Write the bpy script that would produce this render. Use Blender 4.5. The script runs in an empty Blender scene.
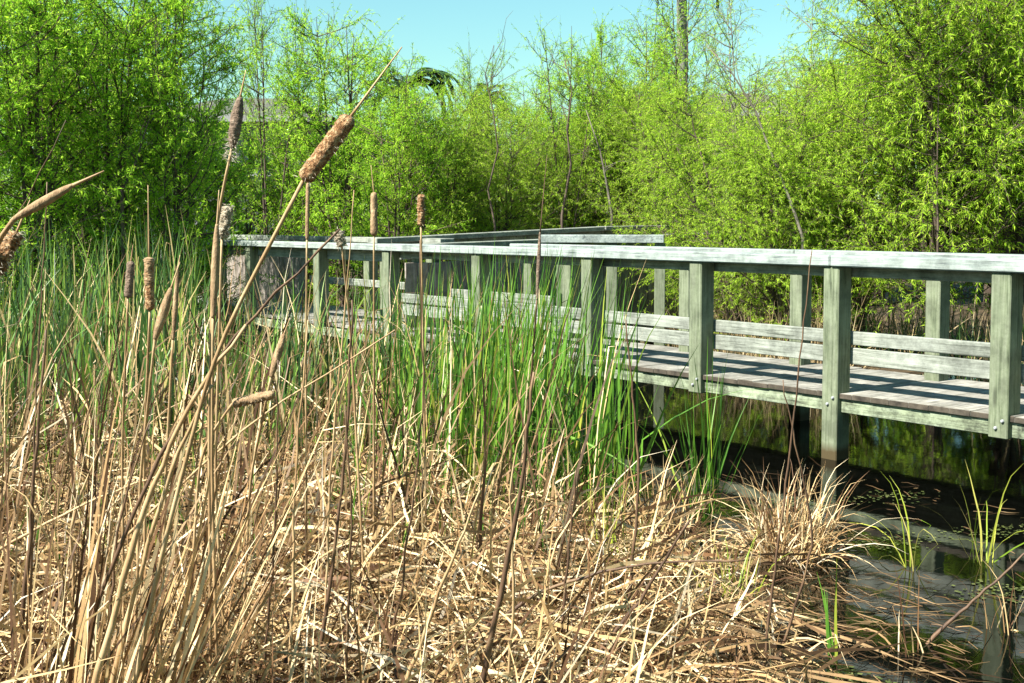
import bpy, math
import numpy as np
from mathutils import Vector, Matrix
R = math.radians
S = bpy.context.scene
COL = S.collection
# ------------------------------------------------------------------ camera
F = 1200.0; PITCH = R(3.3); SHIFT = -49.5/1024; EYE = 1.55
cd = bpy.data.cameras.new("camera"); cam = bpy.data.objects.new("camera", cd); COL.objects.link(cam)
cd.sensor_width = 36; cd.lens = F/1024*36; cd.shift_y = SHIFT; cd.clip_end = 3000; cd.clip_start = .05
cam.location = (0, 0, EYE); cam.rotation_euler = (R(90)-PITCH, 0, 0)
S.camera = cam
# ------------------------------------------------------------------ world, sun, exposure
SUN_AZ, SUN_EL = R(-123), R(48)          # azimuth clockwise from +Y
w = bpy.data.worlds.new("World"); S.world = w; w.use_nodes = True
nt = w.node_tree; nt.nodes.clear()
sky = nt.nodes.new("ShaderNodeTexSky"); sky.sky_type = 'NISHITA'; sky.sun_disc = False
sky.sun_elevation = SUN_EL; sky.sun_rotation = SUN_AZ; sky.air_density = 1.5; sky.dust_density = .1; sky.ozone_density = 2.0
tint = nt.nodes.new("ShaderNodeMix"); tint.data_type = 'RGBA'; tint.blend_type = 'MULTIPLY'; tint.inputs[0].default_value = 1
tint.inputs[7].default_value = (.66, 1.02, 1.0, 1)
bg = nt.nodes.new("ShaderNodeBackground"); bg.inputs[1].default_value = .05
out = nt.nodes.new("ShaderNodeOutputWorld")
nt.links.new(sky.outputs[0], tint.inputs[6]); nt.links.new(tint.outputs[2], bg.inputs[0]); nt.links.new(bg.outputs[0], out.inputs[0])
sd = bpy.data.lights.new("sun", 'SUN'); sd.energy = 5.0; sd.angle = R(.5); sd.color = (1, .95, .86)
sun = bpy.data.objects.new("sun", sd); COL.objects.link(sun)
sv = Vector((math.sin(SUN_AZ)*math.cos(SUN_EL), math.cos(SUN_AZ)*math.cos(SUN_EL), math.sin(SUN_EL)))
sun.rotation_euler = sv.to_track_quat('Z', 'Y').to_euler(); sun.location = (0, 0, 30)
S.view_settings.view_transform = 'Standard'; S.view_settings.look = 'None'
S.view_settings.exposure = 1.7; S.view_settings.gamma = 1
S.render.engine = 'CYCLES'
S.cycles.max_bounces = 6; S.cycles.diffuse_bounces = 3; S.cycles.transmission_bounces = 2; S.cycles.glossy_bounces = 2
S.cycles.sample_clamp_indirect = 4
# ------------------------------------------------------------------ helpers
def at(px, py, Y):
    """world point seen at a photo position, at distance Y ahead"""
    u = (px-512)/F; v = (341.5-py)/F + SHIFT*1024/F
    dy = math.cos(PITCH) + v*math.sin(PITCH); dz = -math.sin(PITCH) + v*math.cos(PITCH)
    k = Y/dy
    return np.array([u*k, Y, EYE + dz*k])
def ground_at(px, Y, z=0.0):
    p = at(px, 341.5, Y); return np.array([p[0], Y, z])

def tag(o, label=None, cat=None, group=None, kind=None):
    if label: o['label'] = label
    if cat: o['category'] = cat
    if group: o['group'] = group
    if kind: o['kind'] = kind
    return o
def empty(name, loc, label=None, cat=None, group=None):
    o = bpy.data.objects.new(name, None); COL.objects.link(o); o.location = tuple(loc)
    o.empty_display_size = .2
    return tag(o, label, cat, group)
def mk(name, V, Fc, mat, parent=None, origin=None, smooth=False, mi=None):
    V = np.asarray(V, dtype=np.float32).reshape(-1, 3)
    if origin is None:
        if parent is not None:
            l = np.zeros(3); p = parent
            while p is not None: l = l + np.array(p.location); p = p.parent
            origin = l
        else: origin = np.zeros(3)
        loc = (0, 0, 0)
    else: loc = tuple(origin)
    origin = np.asarray(origin, dtype=np.float32)
    V = V - origin
    me = bpy.data.meshes.new(name)
    if isinstance(Fc, np.ndarray):
        n, k = Fc.shape
        me.vertices.add(len(V)); me.vertices.foreach_set('co', V.ravel())
        me.loops.add(n*k); me.loops.foreach_set('vertex_index', Fc.astype(np.int32).ravel())
        me.polygons.add(n); me.polygons.foreach_set('loop_start', np.arange(0, n*k, k, dtype=np.int32))
        me.polygons.foreach_set('loop_total', np.full(n, k, dtype=np.int32))
        me.update(calc_edges=True)
    else:
        me.from_pydata([tuple(map(float, v)) for v in V], [], [tuple(f) for f in Fc]); me.update()
    if smooth: me.polygons.foreach_set('use_smooth', np.ones(len(me.polygons), dtype=bool))
    for m in (mat if isinstance(mat, (list, tuple)) else [mat]): me.materials.append(m)
    if mi is not None: me.polygons.foreach_set('material_index', np.asarray(mi, dtype=np.int32))
    o = bpy.data.objects.new(name, me); COL.objects.link(o)
    if parent is not None: o.parent = parent; o.location = (0, 0, 0)
    else: o.location = loc
    return o

class MB:
    def __init__(s): s.v = []; s.f = []
    def add(s, V, Fc):
        n = len(s.v); s.v += [tuple(map(float, v)) for v in V]; s.f += [tuple(int(i)+n for i in f) for f in Fc]
    def prism(s, c8):     # 8 corners, bottom 4 then top 4, same order
        s.add(c8, [(3,2,1,0),(4,5,6,7),(0,1,5,4),(1,2,6,5),(2,3,7,6),(3,0,4,7)])
    def tube(s, P, r, n=6, caps=True):
        V, Fc = tube(P, r, n, caps); s.add(V, Fc)
    def build(s, name, mat, parent=None, origin=None, smooth=False, bevel=0):
        o = mk(name, s.v, s.f, mat, parent, origin, smooth)
        if bevel:
            b = o.modifiers.new("bevel", 'BEVEL'); b.width = bevel; b.segments = 1; b.limit_method = 'ANGLE'
        return o
def norm(a): return a/np.maximum(np.linalg.norm(a, axis=-1, keepdims=True), 1e-9)
def tube(P, r, n=6, caps=True):
    P = np.asarray(P, float); m = len(P); r = np.broadcast_to(np.asarray(r, float), (m,))
    T = norm(np.gradient(P, axis=0)); ref = np.array([0, 0, 1.]) if abs(T[0, 2]) < .9 else np.array([1., 0, 0])
    A = norm(np.cross(T, ref)); B = np.cross(T, A)
    a = np.linspace(0, 2*math.pi, n, endpoint=False)
    V = P[:, None] + r[:, None, None]*(np.cos(a)[None, :, None]*A[:, None] + np.sin(a)[None, :, None]*B[:, None])
    V = V.reshape(-1, 3); Fc = []
    for i in range(m-1):
        for j in range(n):
            k = (j+1) % n; Fc.append((i*n+j, i*n+k, (i+1)*n+k, (i+1)*n+j))
    if caps: Fc.append(tuple(range(n-1, -1, -1))); Fc.append(tuple((m-1)*n+j for j in range(n)))
    return V, Fc
def tubes(P, r, n=4):
    """many tubes at once: P (N,m,3), r (N,m) -> quads"""
    N, m, _ = P.shape
    T = norm(np.gradient(P, axis=1)); ref = np.tile(np.array([.31, .17, 1.]), (N, m, 1))
    A = norm(np.cross(T, ref)); B = np.cross(T, A); a = np.linspace(0, 2*math.pi, n, endpoint=False)
    V = P[:, :, None] + r[:, :, None, None]*(np.cos(a)[None, None, :, None]*A[:, :, None]+np.sin(a)[None, None, :, None]*B[:, :, None])
    idx = np.arange(N*m*n).reshape(N, m, n)
    q = np.stack([idx[:, :-1, :], np.roll(idx, -1, 2)[:, :-1, :], np.roll(idx, -1, 2)[:, 1:, :], idx[:, 1:, :]], -1)
    return V.reshape(-1, 3), q.reshape(-1, 4)
def blades(rng, base, d, L, W, droop=.15, segs=5, wob=.05, kink=0.0, zmin=None, taper=.75):
    N = len(base); d = norm(d); P = np.zeros((N, segs+1, 3)); P[:, 0] = base; cur = d.copy(); D = [cur]
    kk = rng.random(N) < kink; ks = rng.integers(1, segs, N)
    for k in range(segs):
        P[:, k+1] = P[:, k] + cur*(L/segs)[:, None]
        nx = cur + rng.normal(0, wob, (N, 3)); nx[:, 2] -= droop*(k+1)/segs*(rng.random(N)*1.6+.2)
        m = kk & (ks == k+1)
        nx[m] += np.stack([rng.normal(0, .8, m.sum()), rng.normal(0, .8, m.sum()), -rng.random(m.sum())*1.6], -1)
        cur = norm(nx); D.append(cur)
    if zmin is not None: P[:, :, 2] = np.maximum(P[:, :, 2], zmin)
    ang = rng.random(N)*math.pi*2; h = np.stack([np.cos(ang), np.sin(ang), np.zeros(N)+.15*np.cos(ang*3)], -1)
    side = norm(np.cross(d, h)); D = np.stack(D, 1)
    side = norm(side[:, None] - D*(side[:, None]*D).sum(-1, keepdims=True))
    t = np.linspace(0, 1, segs+1); prof = np.clip((1-t**2.2), .06, 1)*(.6+.4*np.minimum(1, t*4+.3))
    prof = prof if taper > .5 else np.clip(1-t**2.5, .12, 1)*(.55+.45*np.minimum(1, t*3))
    hw = (W[:, None]*prof[None])*.5
    V = np.stack([P-side*hw[..., None], P+side*hw[..., None]], 2)
    idx = np.arange(N*(segs+1)*2).reshape(N, segs+1, 2)
    q = np.stack([idx[:, :-1, 0], idx[:, :-1, 1], idx[:, 1:, 1], idx[:, 1:, 0]], -1)
    return V.reshape(-1, 3), q.reshape(-1, 4)
def join(parts):
    Vs, Fs, n = [], [], 0
    for V, Q in parts: Vs.append(V); Fs.append(np.asarray(Q)+n); n += len(V)
    return np.concatenate(Vs), np.concatenate(Fs)
# ------------------------------------------------------------------ materials
def newmat(name):
    m = bpy.data.materials.new(name); m.use_nodes = True; t = m.node_tree; t.nodes.clear()
    o = t.nodes.new("ShaderNodeOutputMaterial"); return m, t, o
def ramp(t, stops, interp='LINEAR'):
    r = t.nodes.new("ShaderNodeValToRGB"); cr = r.color_ramp; cr.interpolation = interp
    while len(cr.elements) < len(stops): cr.elements.new(.5)
    for e, (p, c) in zip(cr.elements, stops): e.position = p; e.color = (*c, 1)
    return r
def leafmat(name, stops, transl=.3, rough=.55, spec=.3, noise=0.0, nscale=60):
    m, t, o = newmat(name)
    g = t.nodes.new("ShaderNodeNewGeometry"); r = ramp(t, stops); t.links.new(g.outputs['Random Per Island'], r.inputs[0])
    col = r.outputs[0]
    if noise:
        tc = t.nodes.new("ShaderNodeTexCoord"); n = t.nodes.new("ShaderNodeTexNoise"); n.inputs['Scale'].default_value = nscale; n.inputs['Detail'].default_value = 3
        t.links.new(tc.outputs['Object'], n.inputs['Vector'])
        mr = t.nodes.new("ShaderNodeMapRange"); mr.inputs[1].default_value = .3; mr.inputs[2].default_value = .7
        mr.inputs[3].default_value = 1-noise; mr.inputs[4].default_value = 1+noise*.6
        mx = t.nodes.new("ShaderNodeMix"); mx.data_type = 'RGBA'; mx.blend_type = 'MULTIPLY'; mx.inputs[0].default_value = 1
        t.links.new(n.outputs[0], mr.inputs[0]); t.links.new(col, mx.inputs[6]); t.links.new(mr.outputs[0], mx.inputs[7]); col = mx.outputs[2]
    p = t.nodes.new("ShaderNodeBsdfPrincipled"); p.inputs['Roughness'].default_value = rough; p.inputs['Specular IOR Level'].default_value = spec
    t.links.new(col, p.inputs['Base Color'])
    if transl:
        tr = t.nodes.new("ShaderNodeBsdfTranslucent"); t.links.new(col, tr.inputs[0])
        mx = t.nodes.new("ShaderNodeMixShader"); mx.inputs[0].default_value = transl
        t.links.new(p.outputs[0], mx.inputs[1]); t.links.new(tr.outputs[0], mx.inputs[2]); t.links.new(mx.outputs[0], o.inputs[0])
    else: t.links.new(p.outputs[0], o.inputs[0])
    return m
def noisemat(name, stops, scale=8, stretch=(1, 1, 1), rough=.8, bump=.2, detail=6, spec=.3, coord='Object', rot=0.0, distort=0):
    m, t, o = newmat(name)
    tc = t.nodes.new("ShaderNodeTexCoord"); mp = t.nodes.new("ShaderNodeMapping"); mp.inputs['Scale'].default_value = stretch; mp.inputs['Rotation'].default_value = (0, 0, rot)
    if rot:   # rotate first, then stretch
        m1 = t.nodes.new("ShaderNodeMapping"); m1.inputs['Rotation'].default_value = (0, 0, rot); mp.inputs['Rotation'].default_value = (0, 0, 0)
        t.links.new(tc.outputs[coord], m1.inputs[0]); t.links.new(m1.outputs[0], mp.inputs[0])
    else: t.links.new(tc.outputs[coord], mp.inputs[0])
    n = t.nodes.new("ShaderNodeTexNoise"); n.inputs['Scale'].default_value = scale; n.inputs['Detail'].default_value = detail; n.inputs['Roughness'].default_value = .65; n.inputs['Distortion'].default_value = distort
    t.links.new(mp.outputs[0], n.inputs['Vector'])
    r = ramp(t, stops); t.links.new(n.outputs[0], r.inputs[0])
    p = t.nodes.new("ShaderNodeBsdfPrincipled"); p.inputs['Roughness'].default_value = rough; p.inputs['Specular IOR Level'].default_value = spec
    b = t.nodes.new("ShaderNodeBump"); b.inputs['Strength'].default_value = bump; b.inputs['Distance'].default_value = .02
    t.links.new(n.outputs[0], b.inputs['Height']); t.links.new(b.outputs[0], p.inputs['Normal'])
    t.links.new(r.outputs[0], p.inputs['Base Color']); t.links.new(p.outputs[0], o.inputs[0])
    m['nodes'] = ''
    return m
BETA = R(-38.1)
TV = np.array([math.sin(BETA), math.cos(BETA), 0]); NV = np.array([math.cos(-BETA), math.sin(-BETA), 0])  # along / across the boardwalk
NV = np.array([math.sin(BETA+math.pi/2), math.cos(BETA+math.pi/2), 0])
ROT = -math.atan2(TV[1], TV[0])
def woodmat(name, base, dark, pale, axis, island=.18, algae=.0, grime=.35):
    """weathered lumber, grain along axis: 's' (along the walk), 'n' (across), 'z'"""
    m, t, o = newmat(name); L = t.links.new; N = t.nodes.new
    tc = N("ShaderNodeTexCoord"); m1 = N("ShaderNodeMapping"); m1.inputs['Rotation'].default_value = (0, 0, ROT)
    L(tc.outputs['Object'], m1.inputs[0])
    g = N("ShaderNodeNewGeometry"); off = N("ShaderNodeVectorMath"); off.operation = 'ADD'
    sc = N("ShaderNodeVectorMath"); sc.operation = 'SCALE'; sc.inputs['Scale'].default_value = 17.0
    cb = N("ShaderNodeCombineXYZ"); L(g.outputs['Random Per Island'], cb.inputs[0]); L(g.outputs['Random Per Island'], cb.inputs[1]); L(g.outputs['Random Per Island'], cb.inputs[2])
    L(cb.outputs[0], sc.inputs[0]); L(m1.outputs[0], off.inputs[0]); L(sc.outputs[0], off.inputs[1])
    mp = N("ShaderNodeMapping"); mp.inputs['Scale'].default_value = {'s': (1.2, 26, 26), 'n': (26, 1.2, 26), 'z': (26, 26, 1.2)}[axis]
    L(off.outputs[0], mp.inputs[0])
    n1 = N("ShaderNodeTexNoise"); n1.inputs['Scale'].default_value = 2.2; n1.inputs['Detail'].default_value = 8; n1.inputs['Roughness'].default_value = .7; n1.inputs['Distortion'].default_value = .5
    L(mp.outputs[0], n1.inputs['Vector'])
    r = ramp(t, [(.34, dark), (.45, base), (.62, pale)]); L(n1.outputs[0], r.inputs[0])
    # blotchy stains
    n2 = N("ShaderNodeTexNoise"); n2.inputs['Scale'].default_value = 5; n2.inputs['Detail'].default_value = 6; n2.inputs['Roughness'].default_value = .75
    L(off.outputs[0], n2.inputs['Vector'])
    mr = N("ShaderNodeMapRange"); mr.inputs[1].default_value = .36; mr.inputs[2].default_value = .6; mr.inputs[3].default_value = max(.12, 1-grime*1.35); mr.inputs[4].default_value = 1.12; L(n2.outputs[0], mr.inputs[0])
    mx = N("ShaderNodeMix"); mx.data_type = 'RGBA'; mx.blend_type = 'MULTIPLY'; mx.inputs[0].default_value = 1
    L(r.outputs[0], mx.inputs[6]); L(mr.outputs[0], mx.inputs[7])
    mi = N("ShaderNodeMapRange"); mi.inputs[3].default_value = 1-island; mi.inputs[4].default_value = 1+island; L(g.outputs['Random Per Island'], mi.inputs[0])
    mx2 = N("ShaderNodeMix"); mx2.data_type = 'RGBA'; mx2.blend_type = 'MULTIPLY'; mx2.inputs[0].default_value = 1
    L(mx.outputs[2], mx2.inputs[6]); L(mi.outputs[0], mx2.inputs[7])
    # knots
    vo = N("ShaderNodeTexVoronoi"); vo.inputs['Scale'].default_value = 1.0
    mk2 = N("ShaderNodeMapping"); mk2.inputs['Scale'].default_value = {'s': (1.6, 7, 7), 'n': (7, 1.6, 7), 'z': (7, 7, 1.6)}[axis]; L(off.outputs[0], mk2.inputs[0]); L(mk2.outputs[0], vo.inputs['Vector'])
    kr = N("ShaderNodeMapRange"); kr.inputs[1].default_value = .05; kr.inputs[2].default_value = .12; kr.inputs[3].default_value = .45; kr.inputs[4].default_value = 1; L(vo.outputs['Distance'], kr.inputs[0])
    mx3 = N("ShaderNodeMix"); mx3.data_type = 'RGBA'; mx3.blend_type = 'MULTIPLY'; mx3.inputs[0].default_value = 1
    L(mx2.outputs[2], mx3.inputs[6]); L(kr.outputs[0], mx3.inputs[7])
    p = N("ShaderNodeBsdfPrincipled"); p.inputs['Roughness'].default_value = .8; p.inputs['Specular IOR Level'].default_value = .25
    b = N("ShaderNodeBump"); b.inputs['Strength'].default_value = .35; b.inputs['Distance'].default_value = .006
    L(n1.outputs[0], b.inputs['Height']); L(b.outputs[0], p.inputs['Normal'])
    gp = N("ShaderNodeNewGeometry"); sx = N("ShaderNodeSeparateXYZ"); L(gp.outputs['Position'], sx.inputs[0])
    ad = N("ShaderNodeMath"); ad.operation = 'MULTIPLY_ADD'; L(n2.outputs[0], ad.inputs[0]); ad.inputs[1].default_value = -.12; L(sx.outputs[2], ad.inputs[2])
    wm = N("ShaderNodeMapRange"); wm.inputs[1].default_value = -.01; wm.inputs[2].default_value = .05; wm.inputs[3].default_value = 1; wm.inputs[4].default_value = 0; L(ad.outputs[0], wm.inputs[0])
    mx4 = N("ShaderNodeMix"); mx4.data_type = 'RGBA'; mx4.inputs[7].default_value = (.06, .045, .02, 1); L(wm.outputs[0], mx4.inputs[0]); L(mx3.outputs[2], mx4.inputs[6])
    L(mx4.outputs[2], p.inputs['Base Color']); L(p.outputs[0], o.inputs[0])
    return m
M = {}
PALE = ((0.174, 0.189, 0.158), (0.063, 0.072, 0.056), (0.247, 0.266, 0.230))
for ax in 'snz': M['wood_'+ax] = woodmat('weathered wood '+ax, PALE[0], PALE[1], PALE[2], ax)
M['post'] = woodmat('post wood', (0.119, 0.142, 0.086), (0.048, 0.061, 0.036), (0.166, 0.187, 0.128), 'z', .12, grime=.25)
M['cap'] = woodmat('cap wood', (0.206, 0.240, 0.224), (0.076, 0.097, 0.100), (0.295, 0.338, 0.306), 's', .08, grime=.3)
M['deck'] = woodmat('deck wood', (0.195, 0.188, 0.158), (0.075, 0.068, 0.053), (0.270, 0.262, 0.232), 'n', .25, grime=.35)
M['fascia'] = woodmat('stained fascia wood', (0.176, 0.209, 0.132), (0.055, 0.061, 0.044), (0.253, 0.297, 0.209), 's', .2, grime=.75)
M['endgrain'] = noisemat('plank ends', [(.3, (.02, .016, .012)), (.7, (.09, .075, .055))], 14)
M['screen'] = woodmat('grey brown screen planks', (0.180, 0.150, 0.126), (0.090, 0.072, 0.060), (0.252, 0.222, 0.198), 'z', .22, grime=.35)
M['metal'] = noisemat('galvanised bolt', [(.3, (0.210, 0.228, 0.240)), (.7, (0.360, 0.372, 0.390))], 40, rough=.4, bump=.05)
M['ground'] = noisemat('marsh mud', [(.3, (.018, .013, .008)), (.5, (.05, .034, .018)), (.7, (.10, .07, .035))], 3, rough=.9, bump=.6)
M['bark'] = noisemat('willow bark', [(.3, (0.040, 0.028, 0.020)), (.7, (0.128, 0.096, 0.072))], 9, (0.800, 0.800, 0.240), .9, .5)
M['palebark'] = noisemat('pale grey bark', [(.3, (0.092, 0.080, 0.058)), (.7, (0.193, 0.176, 0.140))], 9, (0.420, 0.420, 0.117), .9, .5)
# leaf colours
M['willow_y'] = leafmat('yellow green willow leaves', [(0, (0.192, 0.346, 0.023)), (.35, (0.312, 0.529, 0.032)), (.75, (0.424, 0.626, 0.045)), (1, (0.554, 0.670, 0.091))], .52, .6, .12)
M['willow_g'] = leafmat('green willow leaves', [(0, (0.186, 0.389, 0.023)), (.4, (0.310, 0.588, 0.032)), (.8, (0.422, 0.694, 0.045)), (1, (0.571, 0.729, 0.072))], .55, .6, .12)
M['willow_d'] = leafmat('deep green leaves', [(0, (0.096, 0.218, 0.020)), (.5, (0.216, 0.437, 0.030)), (1, (0.348, 0.564, 0.040))], .5, .6, .12)
M['reed'] = leafmat('green reed blades', [(0, (.02, .05, .014)), (.4, (.05, .115, .025)), (.72, (.12, .24, .035)), (.86, (.24, .34, .045)), (.93, (.42, .34, .12)), (1, (.5, .38, .18))], .25, .4, .45)
M['reed_bright'] = leafmat('bright green reed blades', [(0, (0.038, 0.110, 0.013)), (.5, (0.086, 0.213, 0.020)), (.85, (0.146, 0.290, 0.027)), (1, (0.389, 0.408, 0.054))], .3, .4, .45)  # brighter greens than the plain reed colours
M['reed_y'] = leafmat('yellow green blades', [(0, (.16, .26, .02)), (.5, (.38, .42, .05)), (1, (.5, .42, .14))], .3, .45)
M['dead'] = leafmat('dead straw blades', [(0, (0.046, 0.022, 0.011)), (.2, (0.165, 0.088, 0.041)), (.42, (0.412, 0.264, 0.119)), (.7, (0.639, 0.469, 0.233)), (.92, (0.762, 0.616, 0.383)), (1, (0.474, 0.420, 0.329))], .12, .6, .2, .25, 25)
M['dead_dark'] = leafmat('brown dead blades', [(0, (0.044, 0.024, 0.013)), (.5, (0.152, 0.088, 0.040)), (1, (0.336, 0.224, 0.112))], .1, .6, .3, .2, 25)
M['dead_bank'] = leafmat('tan dead reeds', [(0, (0.120, 0.075, 0.038)), (.5, (0.315, 0.232, 0.112)), (1, (0.435, 0.352, 0.203))], .15, .6)
M['stalk_dark'] = noisemat('dark dried stalk', [(.3, (.035, .02, .013)), (.55, (.12, .07, .04)), (.75, (.24, .16, .08))], 16, (1, 1, .25), .6, .3)
M['stalk_tan'] = noisemat('tan dried stalk', [(.28, (0.176, 0.096, 0.044)), (.5, (0.360, 0.240, 0.120)), (.72, (0.496, 0.376, 0.216))], 18, (0.800, 0.800, 0.176), .6, .3)
M['head_brown'] = noisemat('brown seed head', [(.33, (.12, .05, .02)), (.48, (.30, .155, .065)), (.66, (.60, .42, .23))], 110, rough=.95, bump=1.0, detail=4)
M['head_tan'] = noisemat('tan seed head', [(.3, (0.170, 0.102, 0.055)), (.55, (0.306, 0.204, 0.111)), (.75, (0.442, 0.323, 0.187))], 70, (0.850, 0.850, 0.425), rough=.9, bump=.5)
M['head_grey'] = noisemat('grey brown seed head', [(.3, (0.085, 0.060, 0.043)), (.55, (0.204, 0.145, 0.102)), (.75, (0.340, 0.272, 0.204))], 90, rough=.95, bump=.7)
M['fluff'] = leafmat('pale seed fluff', [(0, (0.360, 0.300, 0.210)), (1, (0.600, 0.555, 0.450))], .4, .9, .1)
M['fluffcore'] = noisemat('pale fluff mass', [(.3, (0.266, 0.196, 0.126)), (.7, (0.504, 0.462, 0.350))], 70, rough=1, bump=.8)
# ------------------------------------------------------------------ the setting: ground and water
SH_Y = [0, 2, 4, 4.9, 5.4, 5.8, 6.6, 7.5, 8.5, 10, 12, 14]
SH_X = [.7, .85, 1.0, 1.15, .95, .72, .62, .5, .2, -.6, -1.2, -2.6]
def shore(Y): return np.interp(Y, SH_Y, SH_X)
def terr(X, Y):
    d = X*NV[0]+Y*NV[1]                              # distance across the walk
    a = shore(Y)-X                                   # >0 on the near land
    b = d-(11.1+.3*np.sin(X*1.3)+.25*np.sin(X*3.1)) # >0 on the far bank
    h = np.where((Y > 14) , b, np.maximum(a, b))
    base = np.clip(h*.5, -.5, .05) + np.clip(b*.05, 0, .55)*(b > 0)
    n = .025*np.sin(X*2.7+Y*1.9)+.02*np.sin(X*5.1-Y*3.7)
    return base + n*(h > .1) 
def axisgrid(lo, hi, n0, n1, step):
    c = np.arange(n0, n1+step/2, step); g = 1.22
    l = []; x = n0; s = step
    while x > lo: s *= g; x -= s; l.append(x)
    r = []; x = n1; s = step
    while x < hi: s *= g; x += s; r.append(x)
    return np.array(l[::-1]+list(c)+r)
gx = axisgrid(-900, 900, -9, 9, .2); gy = axisgrid(-60, 1500, 0, 18, .2)
GX, GY = np.meshgrid(gx, gy, indexing='ij'); GZ = terr(GX, GY)
idx = np.arange(GX.size).reshape(GX.shape)
q = np.stack([idx[:-1, :-1], idx[1:, :-1], idx[1:, 1:], idx[:-1, 1:]], -1).reshape(-1, 4)
g = mk('ground', np.stack([GX, GY, GZ], -1).reshape(-1, 3), q, M['ground'], smooth=True); tag(g, kind='structure')
m, t, o_ = newmat('dark pond water')
p = t.nodes.new("ShaderNodeBsdfPrincipled"); p.inputs['Base Color'].default_value = (.0008, .001, .0006, 1); p.inputs['Roughness'].default_value = .04
p.inputs['Specular IOR Level'].default_value = .5; p.inputs['IOR'].default_value = 1.33
n = t.nodes.new("ShaderNodeTexNoise"); n.inputs['Scale'].default_value = 3.5; n.inputs['Detail'].default_value = 4
n2 = t.nodes.new("ShaderNodeTexCoord"); t.links.new(n2.outputs['Object'], n.inputs['Vector'])
b = t.nodes.new("ShaderNodeBump"); b.inputs['Strength'].default_value = .06; b.inputs['Distance'].default_value = .02
t.links.new(n.outputs[0], b.inputs['Height']); t.links.new(b.outputs[0], p.inputs['Normal']); t.links.new(p.outputs[0], o_.inputs[0])
M['water'] = m
wv = [(-6, -4, 0), (14, -4, 0), (16, 16, 0), (-6, 16, 0)]
tag(mk('water', wv, [(0, 1, 2, 3)], M['water']), kind='structure')

# ------------------------------------------------------------------ boardwalk
def P3(s, d, z): return NV*d + TV*s + np.array([0, 0, z])
def sbox(mb, s0, s1, d0, d1, z0, z1):
    mb.prism([P3(s0, d0, z0), P3(s1, d0, z0), P3(s1, d1, z0), P3(s0, d1, z0), P3(s0, d0, z1), P3(s1, d0, z1), P3(s1, d1, z1), P3(s0, d1, z1)])
def obox(mb, a, b_, w0, w1, z0a, z1a, z0b=None, z1b=None):
    """box along segment a->b (xy), from side offset w0 to w1, z ranges at each end"""
    z0b = z0a if z0b is None else z0b; z1b = z1a if z1b is None else z1b
    a = np.array([a[0], a[1], 0.]); b_ = np.array([b_[0], b_[1], 0.]); dd = norm(b_-a); nn = np.array([dd[1], -dd[0], 0])
    k = lambda p, w, z: p+nn*w+np.array([0, 0, z])
    mb.prism([k(a, w0, z0a), k(b_, w0, z0b), k(b_, w1, z0b), k(a, w1, z0a), k(a, w0, z1a), k(b_, w0, z1b), k(b_, w1, z1b), k(a, w1, z1a)])
def one(name, mat, parent, fn, bevel=.004):
    mb = MB(); fn(mb); return mb.build(name, mat, parent, bevel=bevel)
rw = np.random.default_rng(11)
DK = .44
walk = empty('boardwalk', P3(5, 7, 0), 'weathered grey green wooden boardwalk with open railing crossing the dark water', 'boardwalk')
NS = [-1.2, .08, 1.28, 2.48, 3.68, 4.86, 6.06, 7.26, 8.77, 10.3]
for i, s in enumerate(NS):
    z0 = -.5 if i in (1, 5, 8) else .305
    tl = rw.normal(0, .006)
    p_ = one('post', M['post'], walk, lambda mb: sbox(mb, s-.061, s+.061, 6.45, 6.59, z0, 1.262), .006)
    if i < 8:
        for (ds, z) in ((.012, .365), (-.03, .41)):
            c = P3(s+ds, 6.45, z)
            o = mk('bolt', *tube([c-NV*.014, c-NV*.009, c+NV*.002], [.006, .010, .011], 8), M['metal'], p_)
FS = [-1.2, 0, 1.2, 2.4, 3.6, 4.8, 6.0, 7.2, 8.75, 9.35, 11.1]
for i, s in enumerate(FS):
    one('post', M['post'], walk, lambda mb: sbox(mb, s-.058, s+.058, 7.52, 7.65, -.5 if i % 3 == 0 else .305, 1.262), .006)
# rail caps: lengths butt at posts
for a, b_ in ((-1.4, 1.278), (1.282, 4.858), (4.862, 8.768), (8.772, 10.42)):
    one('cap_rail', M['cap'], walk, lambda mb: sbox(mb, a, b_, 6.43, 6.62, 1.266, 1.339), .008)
    one('under_rail', M['wood_s'], walk, lambda mb: sbox(mb, a, b_, 6.60, 6.64, 1.195, 1.262))
for a, b_ in ((-1.4, 2.398), (2.402, 5.998), (6.002, 9.6)):
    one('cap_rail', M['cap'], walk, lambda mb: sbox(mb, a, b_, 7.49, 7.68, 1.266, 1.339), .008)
    one('under_rail', M['wood_s'], walk, lambda mb: sbox(mb, a, b_, 7.47, 7.51, 1.195, 1.262))
for a, b_ in ((-1.4, 2.478), (2.482, 6.058), (6.062, 10.42)):
    for z0, z1 in ((.748, .838), (.622, .730)):
        one('side_board', M['wood_s'], walk, lambda mb: sbox(mb, a, b_, 6.596, 6.634, z0+rw.normal(0, .002), z1), .004)
for z0, z1 in ((.748, .838), (.622, .730)):
    one('side_board', M['wood_s'], walk, lambda mb: sbox(mb, 8.9, 11.2, 7.478, 7.514, z0, z1), .004)
mb = MB(); s = -1.4
while s < 10.9:
    w_ = .138; j = rw.normal(0, .004)
    sbox(mb, s, s+w_, 6.475+j*.5, 7.74+j, DK-.035, DK+rw.normal(0, .0015)); s += .1387
dk = mb.build('deck', [M['deck'], M['endgrain']], walk, bevel=.003)
for i_ in range(2, len(dk.data.polygons), 6): dk.data.polygons[i_].material_index = 1
for a, b_ in ((-1.4, 1.2), (1.204, 4.8), (4.804, 8.4), (8.404, 10.9)):
    one('fascia', M['fascia'], walk, lambda mb: sbox(mb, a, b_, 6.495, 6.535, .312, DK-.037), .004)
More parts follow.
